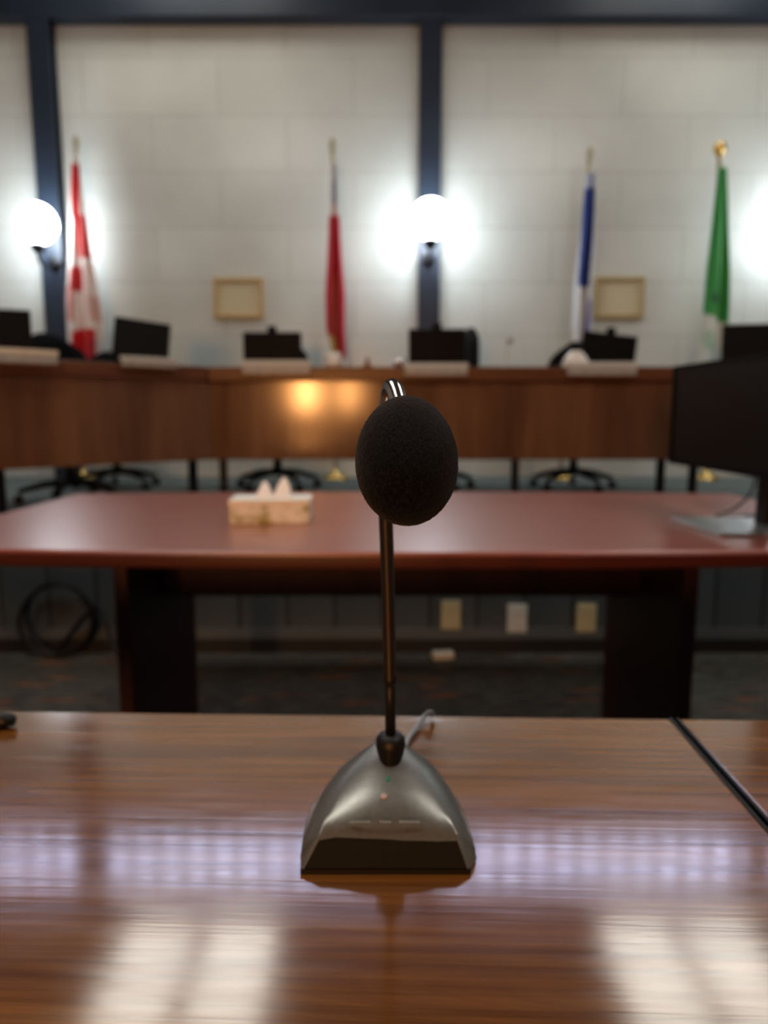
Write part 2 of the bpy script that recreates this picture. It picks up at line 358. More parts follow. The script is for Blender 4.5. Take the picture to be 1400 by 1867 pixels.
near_table(seam + Vector((.0024, 0, 0)), 1.8, .86, 'brown wood-grain table across the dark seam from the microphone', 1)

# ------------------------------------------------------------------ microphone
hh = lambda h: TZ + h
org = PT(705, 1560, TZ); org.z = TZ
mic = thing('microphone', 'black gooseneck desk microphone with foam windscreen, in sharp focus up front', 'microphone', org)
Lc = lambda v: Vector(v) - org
# shell stations: (front to back)  bottom half width, mid, top half width, height, y
fb_l, fb_r = PT(550, 1588, TZ + .001), PT(856, 1592, TZ + .001)
y0 = (fb_l.y + fb_r.y) / 2 - org.y
cx0 = (fb_l.x + fb_r.x) / 2 - org.x
W0 = (fb_r.x - fb_l.x) / 2
def topst(pxl, pxr, py, h):
    a, b = PT(pxl, py, TZ + h), PT(pxr, py, TZ + h); return (a.y - org.y, (b.x - a.x) / 2, (a.x + b.x) / 2 - org.x, h)
st = [topst(582, 834, 1521, .018), topst(594, 818, 1485, .024), topst(609, 801, 1450, .030), topst(627, 782, 1420, .0355), topst(649, 763, 1393, .0405), topst(668, 746, 1370, .0445), topst(684, 732, 1352, .047)]
print('MIC', [tuple(round(v, 4) for v in s) for s in st], 'W0', W0, 'y0', y0)
yend = st[-1][0] + .018
def wb(y):     # outline of the foot seen from above
    s = (y - y0) / (yend - y0); return W0 * max(.0, (1 - s ** 3.2)) ** .52 + .004
K = 14; CRN = .0075
bm = new(); rows = []
for (y, wt, cx, h) in st:
    w_b = max(wb(y), wt * 1.02); row = [(-w_b, 0.0), (-w_b, .003)]
    for k in (.35, .7): row.append((-(w_b + (wt - w_b) * k ** 2.6), .003 + (h - .003) * k))
    for k in range(K + 1):
        u = -1 + 2 * k / K; row.append((u * wt, h + CRN * (1 - u * u) * min(1, wt / .03) * (.08 if y == st[0][0] else 1)))
    row += [(-x, z) for x, z in row[:4]][::-1]
    rows.append([bm.verts.new((cx + x, y, z)) for x, z in row])
y, wt, cx, h = st[-1]
back = [bm.verts.new((cx + v.co.x * .0 + (v.co.x - cx) * .75, yend, min(v.co.z, .003 + v.co.z * .55))) for v in rows[-1]]
rows.append(back)
for a, b in zip(rows, rows[1:]):
    for k in range(len(a) - 1): bm.faces.new((a[k], a[k + 1], b[k + 1], b[k]))
bm.faces.new(rows[-1])
# front rim vertices: the slanted front plate is its own part
fr = rows[0]
f0 = [bm.verts.new((cx0 - W0, y0, 0)), bm.verts.new((cx0 - W0, y0, .003)), bm.verts.new((cx0 + W0, y0, .003)), bm.verts.new((cx0 + W0, y0, 0))]
bm.faces.new((f0[0], f0[1], fr[1], fr[0])); bm.faces.new((f0[1], fr[4], fr[3], fr[2], fr[1]))
bm.faces.new((f0[3], f0[2], fr[-2], fr[-1])); bm.faces.new((f0[2], fr[-5], fr[-4], fr[-3], fr[-2]))
bm.faces.new((f0[0], f0[1], f0[2], f0[3]))
bm.faces.new([f0[1]] + fr[4:-4] + [f0[2]])
bot = [r_[0] for r_ in rows] + [r_[-1] for r_ in rows][::-1]
bm.faces.new([f0[0]] + bot + [f0[3]])
obj('base', bm, M['mic_shell'], mic, smooth=False, bevel=.0012, seg=3)
# dark front plate lying on the slanted front
yf, wtf, cxf, hf = st[0]
dn = Vector((0, -(hf - .003), -(yf - y0))).normalized(); dn = Vector((0, -abs(dn.y), abs(dn.z))) * .0006
bm = new()
q = [(cx0 - W0 * .965, y0, .0035), (cx0 + W0 * .965, y0, .0035)]
n_ = 16
topv = [(cxf - wtf * .97 + 2 * wtf * .97 * k / n_, yf, hf - .0012 + .0005 * (1 - (-1 + 2 * k / n_) ** 2)) for k in range(n_ + 1)]
lo = [(cx0 - W0 * .965 + 2 * W0 * .965 * k / n_, y0 - .0003, .0035) for k in range(n_ + 1)]
fr_ = []
for off in (dn, -dn * 2):
    fr_.append(([bm.verts.new(Vector(p) + off) for p in lo], [bm.verts.new(Vector(p) + off) for p in topv]))
for (a, b) in fr_:
    for k in range(n_): bm.faces.new((a[k], a[k + 1], b[k + 1], b[k]))
for j in (0, 1):
    a, b = fr_[0][j], fr_[1][j]
    for k in range(n_): bm.faces.new((a[k], a[k + 1], b[k + 1], b[k]))
for k in (0, n_): bm.faces.new((fr_[0][0][k], fr_[0][1][k], fr_[1][1][k], fr_[1][0][k]))
o = obj('front_plate', bm, M['mic_front'], mic, smooth=False); o['label'] = 'glossy dark brown front plate'
obj('rubber_foot', bx((cx0 - W0 - .0006, y0 - .0008, 0), (cx0 + W0 + .0006, y0 + .004, .0032)), M['rubber'], mic)
# LED, talk button, faint printed line
def on_top(px, py):
    for i in range(400):
        h = .018 + i * .0001; p = PT(px, py, TZ + h); y = p.y - org.y
        for a, b in zip(st, st[1:]):
            if a[0] <= y <= b[0]:
                s = (y - a[0]) / (b[0] - a[0]); wt = a[1] + (b[1] - a[1]) * s; ht = a[3] + (b[3] - a[3]) * s; cx = a[2] + (b[2] - a[2]) * s
                u = (p.x - org.x - cx) / wt
                if h >= ht + CRN * (1 - u * u) * min(1, wt / .03): return Lc(p)
    return Lc(PT(px, py, TZ + .03))
sl = math.atan2(st[3][3] - st[1][3], st[3][0] - st[1][0]); tilt = Matrix.Rotation(sl, 4, 'X')
for nm, px, py, r_, m_ in (('indicator_light', 707, 1421, .0016, 'led_green'), ('talk_button', 700, 1452, .0024, 'led_red')):
    obj(nm, lathe(new(), [(r_, -.0006), (r_, .0006), (r_ * .6, .0010)], Matrix.Translation(on_top(px, py)) @ tilt, 16), M[m_], mic, True)
bm = new()
for px0, px1 in ((640, 678), (694, 714), (730, 768)):
    x = px0
    while x < px1:
        p = on_top(x, 1499); bmx = Matrix.Translation(p) @ tilt
        box(bm, (-.0006, -.0009, -.0003), (.0006, .0009, .0003), bmx); x += 5.5
obj('printed_marks', bm, M['mic_text'], mic)
# collar and neck
col = P(712, 1390, 0); ct = PT(712, 1338, TZ + .063); cb = Vector((ct.x, ct.y, TZ + .036)); cb = Lc(cb)
bm = lathe(new(), [(.0052, 0), (.0066, .006), (.0088, .013), (.0102, .019), (.0098, .024), (.0078, .0265), (.0042, .0278)], Matrix.Translation(cb), 28)
obj('neck_collar', bm, M['rubber'], mic, True)
A0 = Vector((ct.x, ct.y, TZ + .062))
s1 = P(711, 1238, A0.y - .010)
bm = tube(new(), [Lc(A0 - Vector((0, 0, .004))), Lc(A0 * .5 + s1 * .5), Lc(s1)], .0036, 16)
obj('lower_rod', bm, M['rubber'], mic, True)
g = [s1 - Vector((0, 0, .001)), P(708, 1100, A0.y - .020), P(704.5, 980, A0.y - .031), P(700.5, 880, A0.y - .042)]
# bend over the top toward the photographer
top = P(714, 706, A0.y - .100)
fc = P(741, 836, .283)
R = .052
yc = top.y; hc = top.z - R
for th in range(0, 141, 10):
    a = math.radians(th); w_ = th / 140
    xx = g[3].x + (fc.x - g[3].x) * (w_ ** 2.0)
    g.append(Vector((xx, yc + R * math.cos(a), hc + R * math.sin(a))))
print('arc', g[4], g[-1], 'foam', fc, 'collar', A0)
path = catmull(g, 40)
# even resample, then ribs
def resample(p, d):
    out = [p[0]]; acc = 0
    for a, b in zip(p, p[1:]):
        L = (b - a).length; pos = d - acc
        while pos <= L and L > 0:
            out.append(a + (b - a) * (pos / L)); pos += d
        acc = L - (pos - d)
    return out
path = resample(path, .00024)
ncut = min(i for i, p in enumerate(path) if p.z > hc + R * .5)
lowp, path = path[:ncut + 1], path[ncut:]
bm = tube(new(), [Lc(p) for p in path], lambda i: .0041 + .00022 * math.sin(i * 2 * PI / 4.0 + .4), 20)
o = obj('gooseneck', bm, M['steel_tube'], mic, True)
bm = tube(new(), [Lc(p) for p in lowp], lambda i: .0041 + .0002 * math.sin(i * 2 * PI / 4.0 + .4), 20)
o = obj('stem', bm, M['shaded_steel'], mic, True)  # lower gooseneck, split off to take the darkened steel
tc_ = Lc(s1)
obj('joint_ring', lathe(new(), [(.0036, -.004), (.0046, -.002), (.0046, .002), (.0036, .004)], Matrix.Translation(tc_), 20), M['rubber'], mic, True)
# foam windscreen: egg with a rough skin, axis pointing down toward the photographer
ax = Vector((.004, -.70, -.71)).normalized()
rotm = Vector((0, 0, 1)).rotation_difference(-ax).to_matrix().to_4x4()
bm = new(); bmesh.ops.create_icosphere(bm, subdivisions=6, radius=1)
for v in bm.verts:
    d = v.co.normalized(); zz = d.z
    rr = .0202 * (1.0 - .05 * zz)
    p = Vector((d.x * rr, d.y * rr, d.z * .0292))
    nz = noise.noise(d * 46) * .00014 + noise.noise(d * 22) * .00010 + abs(noise.noise(d * 70)) * .00042
    v.co = p + d * nz
bmesh.ops.transform(bm, matrix=Matrix.Translation(Lc(fc)) @ rotm, verts=bm.verts)
obj('foam_windscreen', bm, M['foam'], mic, True)
# thin lead leaving the back of the base
e0 = Vector((cx0 + .006, yend - .004, .010)); ee = []
for px, py, h in ((742, 1352, .0035), (757, 1330, .0035), (772, 1308, .006), (783, 1299, .010)):
    ee.append(Lc(PT(px, py, TZ + h)))
last = ee[-1]
cab = [e0] + ee + [last + Vector((.003, .006, -.004)), last + Vector((.003, .009, -.0065))]
obj('microphone_cable', tube(new(), catmull(cab, 12), .0022, 10), M['cable_grey'], mic, True)
# black plug lying on the near table at the edge of the picture
p = PT(-6, 1326, TZ)
t = thing('cable_plug', 'small black plug lying on the table edge far beside the microphone', 'plug', p)
obj('plug_body', lathe(new(), [(.003, -.016), (.006, -.012), (.0068, .006), (.005, .016)], Matrix.Translation((0, 0, .0068)) @ Matrix.Rotation(PI / 2, 4, 'Y'), 20), M['rubber'], t, True)
obj('plug_lead', tube(new(), catmull([(-.015, 0, .0068), (-.03, .004, .004), (-.06, .012, .003), (-.11, .01, .003)], 8), .0028, 10), M['rubber'], t, True)

# ------------------------------------------------------------------ conference table behind
yn = PT(700, 1007, TZ).y; yfar = PT(700, 896, TZ).y
xl, xr = PT(150, 897, TZ).x, PT(1345, 903, TZ).x
cxm = (xl + xr) / 2; cym = (yn + yfar) / 2; hx, hy = (xr - xl) / 2, (yfar - yn) / 2
ct_ = thing('conference_table', 'reddish mahogany boat-shaped conference table behind the microphone', 'table', (cxm, cym, 0))
pts = []
n_ = 28
for k in range(n_ + 1):
    u = -1 + 2 * k / n_; pts.append((u * hx, -hy + .06 * u * u))
for k in range(n_ + 1):
    u = 1 - 2 * k / n_; pts.append((u * hx, hy - .06 * u * u))
obj('tabletop', prism(new(), pts, TZ - .034, TZ), M['mahogany'], ct_, bevel=.006, seg=3)
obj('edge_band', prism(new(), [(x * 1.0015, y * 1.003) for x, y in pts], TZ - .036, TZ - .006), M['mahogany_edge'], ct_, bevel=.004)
lx0 = P(217, 1100, yn + .28).x - cxm; lx1 = P(1262, 1100, yn + .28).x - cxm
for a, b in ((lx0, lx0 + .035), (lx1 - .035, lx1)):
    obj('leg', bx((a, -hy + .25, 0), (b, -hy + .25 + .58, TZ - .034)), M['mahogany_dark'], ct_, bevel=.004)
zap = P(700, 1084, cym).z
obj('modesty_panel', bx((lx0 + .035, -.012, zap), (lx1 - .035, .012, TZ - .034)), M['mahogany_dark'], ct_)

# tissue box
a, b = PT(417, 955, TZ), PT(562, 955, TZ)
tw = b.x - a.x; th_ = P(490, 912, a.y).z - TZ
tb = thing('tissue_box', 'pale green and cream tissue box with two tufts on the conference table', 'tissue box', ((a.x + b.x) / 2, a.y + .06, TZ), math.radians(2))
obj('carton', bx((-tw / 2, -.06, 0), (tw / 2, .06, th_)), M['carton'], tb, bevel=.002)
obj('carton_lid', bx((-tw / 2 - .001, -.061, th_ - .012), (tw / 2 + .001, .061, th_ + .001)), M['carton_top'], tb)
def tuft(x, y, h, r0, seed):
    bm = new(); n, mrows = 36, 12; rows = []
    for j in range(mrows + 1):
        s = j / mrows; row = []
        for k in range(n):
            a = 2 * PI * k / n; f = 1 + .28 * math.sin(3 * a + seed) * s + .15 * math.sin(7 * a + seed * 2) * (0.3 + s)
            r = r0 * (1 - s ** 1.7) ** .9 * f + .0008; row.append(bm.verts.new((x + r * math.cos(a) + .006 * s * math.sin(seed), y + .55 * r * math.sin(a), th_ + h * s * (1 + .12 * math.sin(2 * a + seed) * s))))
        rows.append(row)
    for p_, q_ in zip(rows, rows[1:]):
        for k in range(n): bm.faces.new((p_[k], p_[(k + 1) % n], q_[(k + 1) % n], q_[k]))
    bm.faces.new(rows[-1]); bm.faces.new(rows[0][::-1])
    return obj('tissue', bm, M['tissue'], tb, True)
tuft(-.022, 0, .040, .019, 1.0); tuft(.028, .0, .050, .022, 2.4)

# big monitor at the right of the conference table
ps = PT(1358, 962, TZ)
mon = thing('desktop_monitor', 'large black flat monitor on silver foot at the end of the conference table', 'monitor', (ps.x, ps.y, TZ))
Yl = ps.y * 1.256
l_t, l_b = P(1231, 668, Yl), P(1224, 844, Yl)
zb_ = l_b.z
dirv = Vector((ps.x - l_t.x, ps.y - Yl, 0)); half = dirv.length; dirv.normalize()
ang = math.atan2(dirv.y, dirv.x)
R_ = rotz(ang)
z0, z1 = zb_ - TZ, l_t.z - TZ
Wa, Wb = -half, .25
obj('case', bx((Wa, .004, z0), (Wb, .034, z1), R_), M['black_plastic'], mon, bevel=.006)
obj('screen', bx((Wa + .008, -.002, z0 + .016), (Wb - .008, .004, z1 - .008), R_), M['big_screen'], mon)
bm = new()
fr_ = [((Wa, -.006, z0), (Wb, .004, z0 + .016)), ((Wa, -.006, z1 - .008), (Wb, .004, z1)), ((Wa, -.006, z0 + .016), (Wa + .008, .004, z1 - .008)), ((Wb - .008, -.006, z0 + .016), (Wb, .004, z1 - .008))]
for lo, hi in fr_: box(bm, lo, hi, R_)
obj('bezel', bm, M['black_plastic'], mon)
obj('stand_pole', bx((-.022, .034, .006), (.022, .062, z0 + .12), R_), M['black_metal'], mon, bevel=.004)
bm = prism(new(), [(-.13, -.13), (.13, -.13), (.13, .06), (.10, .085), (-.10, .085), (-.13, .06)], 0, .008)
bmesh.ops.transform(bm, matrix=R_, verts=bm.verts)
obj('foot', bm, M['silver'], mon, bevel=.002)
cbl = [R_ @ Vector((-.05, .045, z0 + .06)), R_ @ Vector((-.10, .07, z0 - .04)), R_ @ Vector((-.14, .05, .03)), R_ @ Vector((-.145, .0, .0045)), R_ @ Vector((-.16, .09, .0045)), R_ @ Vector((-.2, .16, .0045))]
obj('monitor_cable', tube(new(), catmull(cbl, 10), .003, 8), M['cable'], mon, True)

# ------------------------------------------------------------------ riser: outlets, cable coil, adapter
for px, py, m_, lab in ((822, 1122, 'ivory_plastic', 'ivory outlet plate on the platform front, nearest the microphone stem'), (943, 1128, 'white_plastic', 'white outlet plate between the two ivory ones on the platform front'), (1069, 1127, 'ivory_plastic', 'ivory outlet plate on the platform front beside the table leg')):
    p = P(px, py, RY - .012); hw, hh_ = .042, .062
    t = thing('wall_outlet', lab, 'outlet', (p.x, RY, p.z))
    obj('cover_plate', bx((-hw, -.014, -hh_), (hw, 0, hh_)), M[m_], t, bevel=.003)
    for s in (-1, 1):
        obj('socket', lathe(new(), [(.017, 0), (.017, .003)], Matrix.Translation((0, -.014, s * .026)) @ Matrix.Rotation(PI / 2, 4, 'X'), 20), M[m_], t)
p = P(100, 1142, RY - .10)
rc = P(165, 1142, RY - .10).x - p.x
pth = []
for k in range(97):
    a = PI * .25 - 2 * PI * k / 40; q = 1 + .03 * math.sin(k * .37)
    pth.append((p.x + rc * q * math.cos(a), RY - .10 + .012 * math.sin(k * .21) + .0007 * k, .012 + rc * 1.03 + rc * q * math.sin(a)))
pth += [(p.x + rc * 1.1, RY - .06, .22), (p.x + rc * 1.5, RY - .09, .10), (p.x + rc * 2.0, RY - .16, .012), (p.x + rc * 2.6, RY - .2, .012)]
tag(obj('cable_coil', tube(new(), catmull(pth, 3), .009, 10), M['cable'], None, True), 'loose loop of black cable leaning against the platform front', 'cable')
p = PT(806, 1196, 0)
t = thing('power_adapter', 'small pale power adapter lying on the carpet below the outlets', 'adapter', (p.x, p.y - .03, 0), .15)
obj('adapter_body', bx((-.045, -.022, 0), (.045, .022, .03)), M['white_plastic'], t, bevel=.004)
obj('adapter_lead', tube(new(), catmull([(.045, 0, .012), (.09, -.01, .004), (.16, .0, .004), (.26, -.03, .004)], 8), .0035, 8), M['cable'], t, True)

# ------------------------------------------------------------------ council desk
DY = 4.2
cl, cr = P(380, 750, DY).x, P(1240, 750, DY).x
zt = P(700, 669, DY).z; ztl = P(700, 695, DY).z; zpb = P(700, 838, DY).z
DZ = zt
print('desk', zt, ztl, zpb, 'cl', cl, cr, 'riser', RY, 'table', yn, yfar, xl, xr, 'beam', beam_lo)
DD = .60
def desk(name, origin, ang, L, label, x0=0.0, x1=0.0, xt0=0., xt1=0.):
    """front face runs along local +x from the origin; depth is local +y"""
    t = thing(name, label, 'desk', (origin[0], origin[1], PLZ), ang)
    z = lambda v: v - PLZ
    obj('worktop', prism(new(), [(-xt0 / DD * .02, -.02), (L - xt1 / DD * .02, -.02), (L + xt1, DD), (xt0, DD)], z(ztl), z(zt)), M['desk_trim'], t, bevel=.006)
    obj('front_panel', prism(new(), [(0, 0), (L, 0), (L + xt1 / DD * .025, .025), (xt0 / DD * .025, .025)], z(zpb), z(ztl)), M['desk_wood'], t)
    k = max(2, round(L / 1.0)); 
    for i in range(k + 1):
        x = .05 + (L - .1) * i / k
        obj('leg', bx((x - .02, .10, 0), (x + .02, .14, z(ztl))), M['black_metal'], t)
    return t
LW, RW = 2.2, 2.2
la = P(0, 757, 3.46); la2 = Vector((la.x - cl, la.y - DY, 0)); aL = math.atan2(-la2.y, -la2.x)
lstart = (cl - (LW + .003) * math.cos(aL), DY - (LW + .003) * math.sin(aL))
desk('council_desk', (cl, DY), 0, cr - cl, 'long middle council desk with brown wood front facing the tables', xt0=-math.tan(aL / 2) * DD, xt1=math.tan(math.radians(22)) * DD)
aR = -math.radians(44)
desk('council_desk', (lstart[0], lstart[1]), aL, LW, 'angled brown council desk under the red and white flag', xt1=math.tan(aL / 2) * DD)
desk('council_desk', (cr, DY), aR, RW, 'angled brown council desk behind the large black monitor', xt0=-math.tan(math.radians(22)) * DD)
def pt_desk(px, py, Y): return P(px, py, Y)

def desk_monitor(px0, px1, pyt, Y, label, rz=0, back=0.0, cam_=False, side=0.):
    a, b = P(px0, pyt, Y), P(px1, pyt, Y); w_ = (b.x - a.x) / (math.cos(rz) - ((px0 + px1) / 2 - 700) / F * math.sin(rz)); h_ = a.z - DZ
    t = thing('desk_monitor', label, 'monitor', ((a.x + b.x) / 2, Y, DZ), rz, 'small monitors along the council desks')
    R_ = Matrix.Translation((0, 0, .05)) @ Matrix.Rotation(back, 4, 'X') @ Matrix.Rotation(side, 4, 'Y')
    obj('case', bx((-w_ / 2, -.012, 0), (w_ / 2, .012, h_ - .05), R_), M['black_plastic'], t, bevel=.005)
    obj('screen', bx((-w_ / 2 + .01, .012, .012), (w_ / 2 - .01, .0135, h_ - .062), R_), M['screen'], t)
    obj('stand_pole', bx((-.02, .0, .005), (.02, .02, .10)), M['black_metal'], t)
    obj('foot', bx((-.10, -.06, 0), (.10, .09, .010)), M['black_metal'], t, bevel=.003)
    if cam_:
        w = obj('webcam', bx((-.028, -.02, h_ - .052), (.028, .02, h_ - .012), R_), M['black_plastic'], t, bevel=.008)
        obj('webcam_lens', lathe(new(), [(.009, 0), (.009, .004)], R_ @ Matrix.Translation((0, .02, h_ - .03)) @ Matrix.Rotation(-PI / 2, 4, 'X'), 16), M['screen'], w)
    return t
desk_monitor(-60, 56, 562, 3.95, 'small black monitor on the angled desk left of the blue post with the globe lamp', rz=aL * .6, back=-.10)
desk_monitor(200, 304, 581, 4.35, 'small tilted black monitor beside the red and white flag', rz=aL * .5, back=-.2, side=.12)
desk_monitor(443, 549, 606, 4.6, 'small black monitor with webcam under the framed certificate between the two red flags', cam_=True)
desk_monitor(745, 848, 600, 4.6, 'small black monitor in front of the middle blue post', cam_=True)
desk_monitor(1058, 1158, 608, 4.6, 'small black monitor with webcam below the blue flag', rz=0, back=-.08, cam_=True, side=.12)
desk_monitor(1318, 1440, 590, 4.25, 'small black monitor behind the top edge of the large monitor', rz=aR * .35, back=-.1)

def name_plate(px0, px1, pyt, pyb, Y, label, rz=0, wide=False):
    a, b = P(px0, pyt, Y), P(px1, pyb, Y); w_ = (b.x - a.x) / (math.cos(rz) - ((px0 + px1) / 2 - 700) / F * math.sin(rz))
    t = thing('name_plate', label, 'name plate', ((a.x + b.x) / 2, Y, b.z), rz, 'name plates along the council desks')
    h_ = a.z - b.z
    obj('plate', bx((-w_ / 2, -.008, 0), (w_ / 2, .008, h_)), M['plate_face'], t, bevel=.002)
    obj('plate_cap', bx((-w_ / 2 - .004, -.012, h_ * .62), (w_ / 2 + .004, .012, h_)), M['cream'] if wide else M['white_plastic'], t, bevel=.002)
    obj('holder', bx((-w_ / 2 - .004, -.012, -.004), (w_ / 2 + .004, .012, .006)), M['desk_trim'], t)
FY = DY - .032
name_plate(442, 566, 657, 683, FY, 'white name plate in front of the monitor with webcam, under the certificate')
name_plate(738, 852, 662, 686, FY, 'white name plate in front of the monitor at the middle post')
name_plate(1034, 1160, 660, 686, FY, 'white name plate in front of the monitor below the blue flag')
def on_wing(px):   # depth of the left desk's front at a pixel column
    k = (px - 700) / F; # x = k*depth ; line cl + s*cos, DY + s*sin
    c, s_ = math.cos(aL), math.sin(aL); zc = DZ
    s = 0.0
    for _ in range(30):
        y = DY - s * s_; x = cl - s * c; dep = y * cp - (zc - CAM.z) * sp
        e = x / dep - k; s += e * 1.5
    return DY - s * s_
yw = on_wing(272) ; name_plate(222, 324, 651, 671, yw - .055, 'pale name plate in front of the tilted monitor', rz=aL)
yw = on_wing(40); name_plate(-20, 107, 636, 664, yw - .06, 'long cream name plate on the left council desk by the globe lamp post', rz=aL, wide=True)

# chairs behind the desk
def chair(px, pyt, Y, rz, label, w_=.50, tilt=.12):
    tp = P(px, pyt, Y + .3 * math.cos(rz)); H = tp.z - PLZ; tp.x += .3 * math.sin(rz)
    t = thing('office_chair', label, 'chair', (tp.x, Y, PLZ), rz, 'black office chairs behind the council desks')
    # base
    hub = obj('column', lathe(new(), [(.03, .10), (.03, .28), (.022, .28), (.022, .42)], seg=20), M['black_metal'], t, True)
    for k in range(5):
        a = 2 * PI * k / 5 + .3; e = Vector((math.cos(a), math.sin(a), 0))
        l = obj('leg', tube(new(), [Vector((0, 0, .13)), e * .16 + Vector((0, 0, .115)), e * .30 + Vector((0, 0, .075))], lambda i: (.026, .022, .016)[i], 10), M['black_metal'], t, True)
        obj('caster', lathe(new(), [(.012, -.022), (.028, -.018), (.028, .018), (.012, .022)], Matrix.Translation(e * .30 + Vector((0, 0, .028))) @ rotz(a) @ Matrix.Rotation(PI / 2, 4, 'X'), 18), M['rubber'], l, True)
    bm = new(); bx_ = box(bm, (-.25, -.24, .42), (.25, .25, .51)); obj('seat', bm, M['black_fabric'], t, bevel=.035, seg=4)
    # backrest: padded shield, top rounded (seat faces local -y, the room)
    bm = new(); nu, nv = 18, 22; g_ = [[], []]
    for sgn in (0, 1):
        for j in range(nv + 1):
            v = j / nv; z = .50 + (H - .50) * v; row = []
            hw = w_ / 2 * (0.86 + .14 * math.sin(PI * min(1, v * 1.2))) * (1 - max(0, (v - .72) / .28) ** 2.6 * .55)
            for i in range(nu + 1):
                u = -1 + 2 * i / nu; th = .042 * (1 - abs(u) ** 3.5) * (1 - max(0, (v - .85) / .15) ** 2 * .8) + .006
                yb = .24 + tilt * v * (H - .5) + .05 * (1 - u * u) - .02
                row.append(bm.verts.new((u * hw, yb + (th if sgn else -th), z - (abs(u) ** 2.5) * .05 * max(0, v - .6) / .4)))
            g_[sgn].append(row)
        for a_, b_ in zip(g_[sgn], g_[sgn][1:]):
            for i in range(nu): bm.faces.new((a_[i], a_[i + 1], b_[i + 1], b_[i]))
    A, B = g_
    for i in range(nu):
        bm.faces.new((A[0][i], A[0][i + 1], B[0][i + 1], B[0][i])); bm.faces.new((A[-1][i], A[-1][i + 1], B[-1][i + 1], B[-1][i]))
    for j in range(nv):
        for i in (0, nu): bm.faces.new((A[j][i], A[j + 1][i], B[j + 1][i], B[j][i]))
    obj('backrest', bm, M['black_fabric'], t, True)
    for s in (-1, 1):
        obj('armrest', tube(new(), catmull([(s * .24, .10, .46), (s * .30, .10, .50), (s * .31, .08, .68), (s * .31, -.16, .69), (s * .30, -.19, .66)], 6), .018, 10), M['rubber'], t, True)
    return t
chair(84, 606, 4.45, aL, 'black office chair behind the long cream name plate', w_=.54)
chair(196, 640, 5.3, aL * .6, 'black office chair hidden behind the tilted monitor, its base showing below the desk')
chair(508, 611, 5.25, .05, 'black office chair behind the monitor under the certificate', w_=.5)
chair(862, 598, 5.25, math.radians(-78), 'black office chair turned side-on next to the middle monitor', w_=.46, tilt=.03)
chair(1052, 622, 5.25, math.radians(-14), 'black office chair behind the white bowl below the blue flag', w_=.46)
# small things on the council desk
p = P(1049, 668, 4.36)
t = thing('bowl', 'white upturned bowl on the council desk beside the monitor below the blue flag', 'bowl', (p.x, 4.36, DZ))
rb = (P(1074, 660, 4.36).x - P(1024, 660, 4.36).x) / 2
obj('bowl_body', lathe(new(), [(rb * .97, 0), (rb, .01), (rb * .95, rb * .45), (rb * .72, rb * .9), (rb * .42, rb * 1.18), (rb * .40, rb * 1.26), (rb * .05, rb * 1.26)], seg=36), M['white_ceramic'], t, True)
p = P(728, 668, 4.34)
t = thing('metal_cup', 'shiny round metal cup on the council desk beside the middle monitor', 'cup', (p.x, 4.34, DZ))
obj('cup_body', lathe(new(), [(.020, 0), (.030, .008), (.038, .028), (.038, .042), (.032, .058), (.028, .062), (.026, .060), (.030, .044), (.02, .012), (.003, .010)], seg=28), M['chrome'], t, True)
obj('cup_rim', lathe(new(), [(.026, .060), (.029, .060), (.030, .064), (.027, .064)], seg=28, cap=False), M['silver'], t, True)
p = P(608, 668, 4.40)
t = thing('mug', 'white mug on the council desk in front of the second red flag', 'mug', (p.x, 4.40, DZ))
obj('mug_body', lathe(new(), [(.036, 0), (.042, .006), (.043, .095), (.038, .095), (.036, .012), (.004, .010)], seg=30), M['white_ceramic'], t, True)
obj('handle', tube(new(), catmull([(-.041, 0, .078), (-.062, 0, .076), (-.068, 0, .05), (-.060, 0, .026), (-.040, 0, .022)], 6), .006, 10), M['white_ceramic'], t, True)
p = P(670, 668, 4.30)
t = thing('wooden_stand', 'little brown wooden block standing on the council desk between the mug and the metal cup', 'block', (p.x, 4.30, DZ))
obj('stand_foot', bx((-.03, -.02, 0), (.03, .02, .016)), M['brown_block'], t, bevel=.002); obj('stand_body', lathe(new(), [(.014, .016), (.010, .03), (.013, .05), (.006, .06)], seg=20), M['brown_block'], t, True)
# thin silver microphone on the desk
p = P(925, 668, 4.5); q = P(928, 622, 4.5)
t = thing('desk_microphone', 'thin pale gooseneck microphone on the council desk past the side-on chair', 'microphone', (p.x, 4.5, DZ))
hq = q.z - DZ
obj('microphone_base', lathe(new(), [(.04, 0), (.04, .012), (.02, .022)], seg=24), M['silver'], t, True)
obj('stem', tube(new(), catmull([(0, 0, .02), (-.004, 0, hq * .55), (.0, -.01, hq * .92), (.005, -.03, hq)], 8), .004, 8), M['silver'], t, True)
obj('microphone_head', sphere(new(), (.006, -.045, hq), .02, 20, (1, 1.3, 1)), M['plate_face'], t, True)

# ------------------------------------------------------------------ certificates
def cert(px0, px1, py0, py1, label):
    Y = WY - .02; a, b = P(px0, py0, Y), P(px1, py1, Y); w_, h_ = (b.x - a.x) / 2, (a.z - b.z) / 2
    t = thing('framed_certificate', label, 'certificate', ((a.x + b.x) / 2, WY, (a.z + b.z) / 2))
    bm = new(); e = .035
    for lo, hi in (((-w_, -.03, h_ - e), (w_, 0, h_)), ((-w_, -.03, -h_), (w_, 0, -h_ + e)), ((-w_, -.03, -h_ + e), (-w_ + e, 0, h_ - e)), ((w_ - e, -.03, -h_ + e), (w_, 0, h_ - e))): box(bm, lo, hi)
    obj('frame', bm, M['gold_frame'], t, bevel=.004)
    obj('paper', bx((-w_ + e, -.012, -h_ + e), (w_ - e, 0, h_ - e)), M['paper'], t)
cert(388, 481, 506, 580, 'cream certificate in a gold frame on the wall between the two red flags')
cert(1085, 1173, 504, 580, 'cream certificate in a gold frame on the wall next to the blue flag')

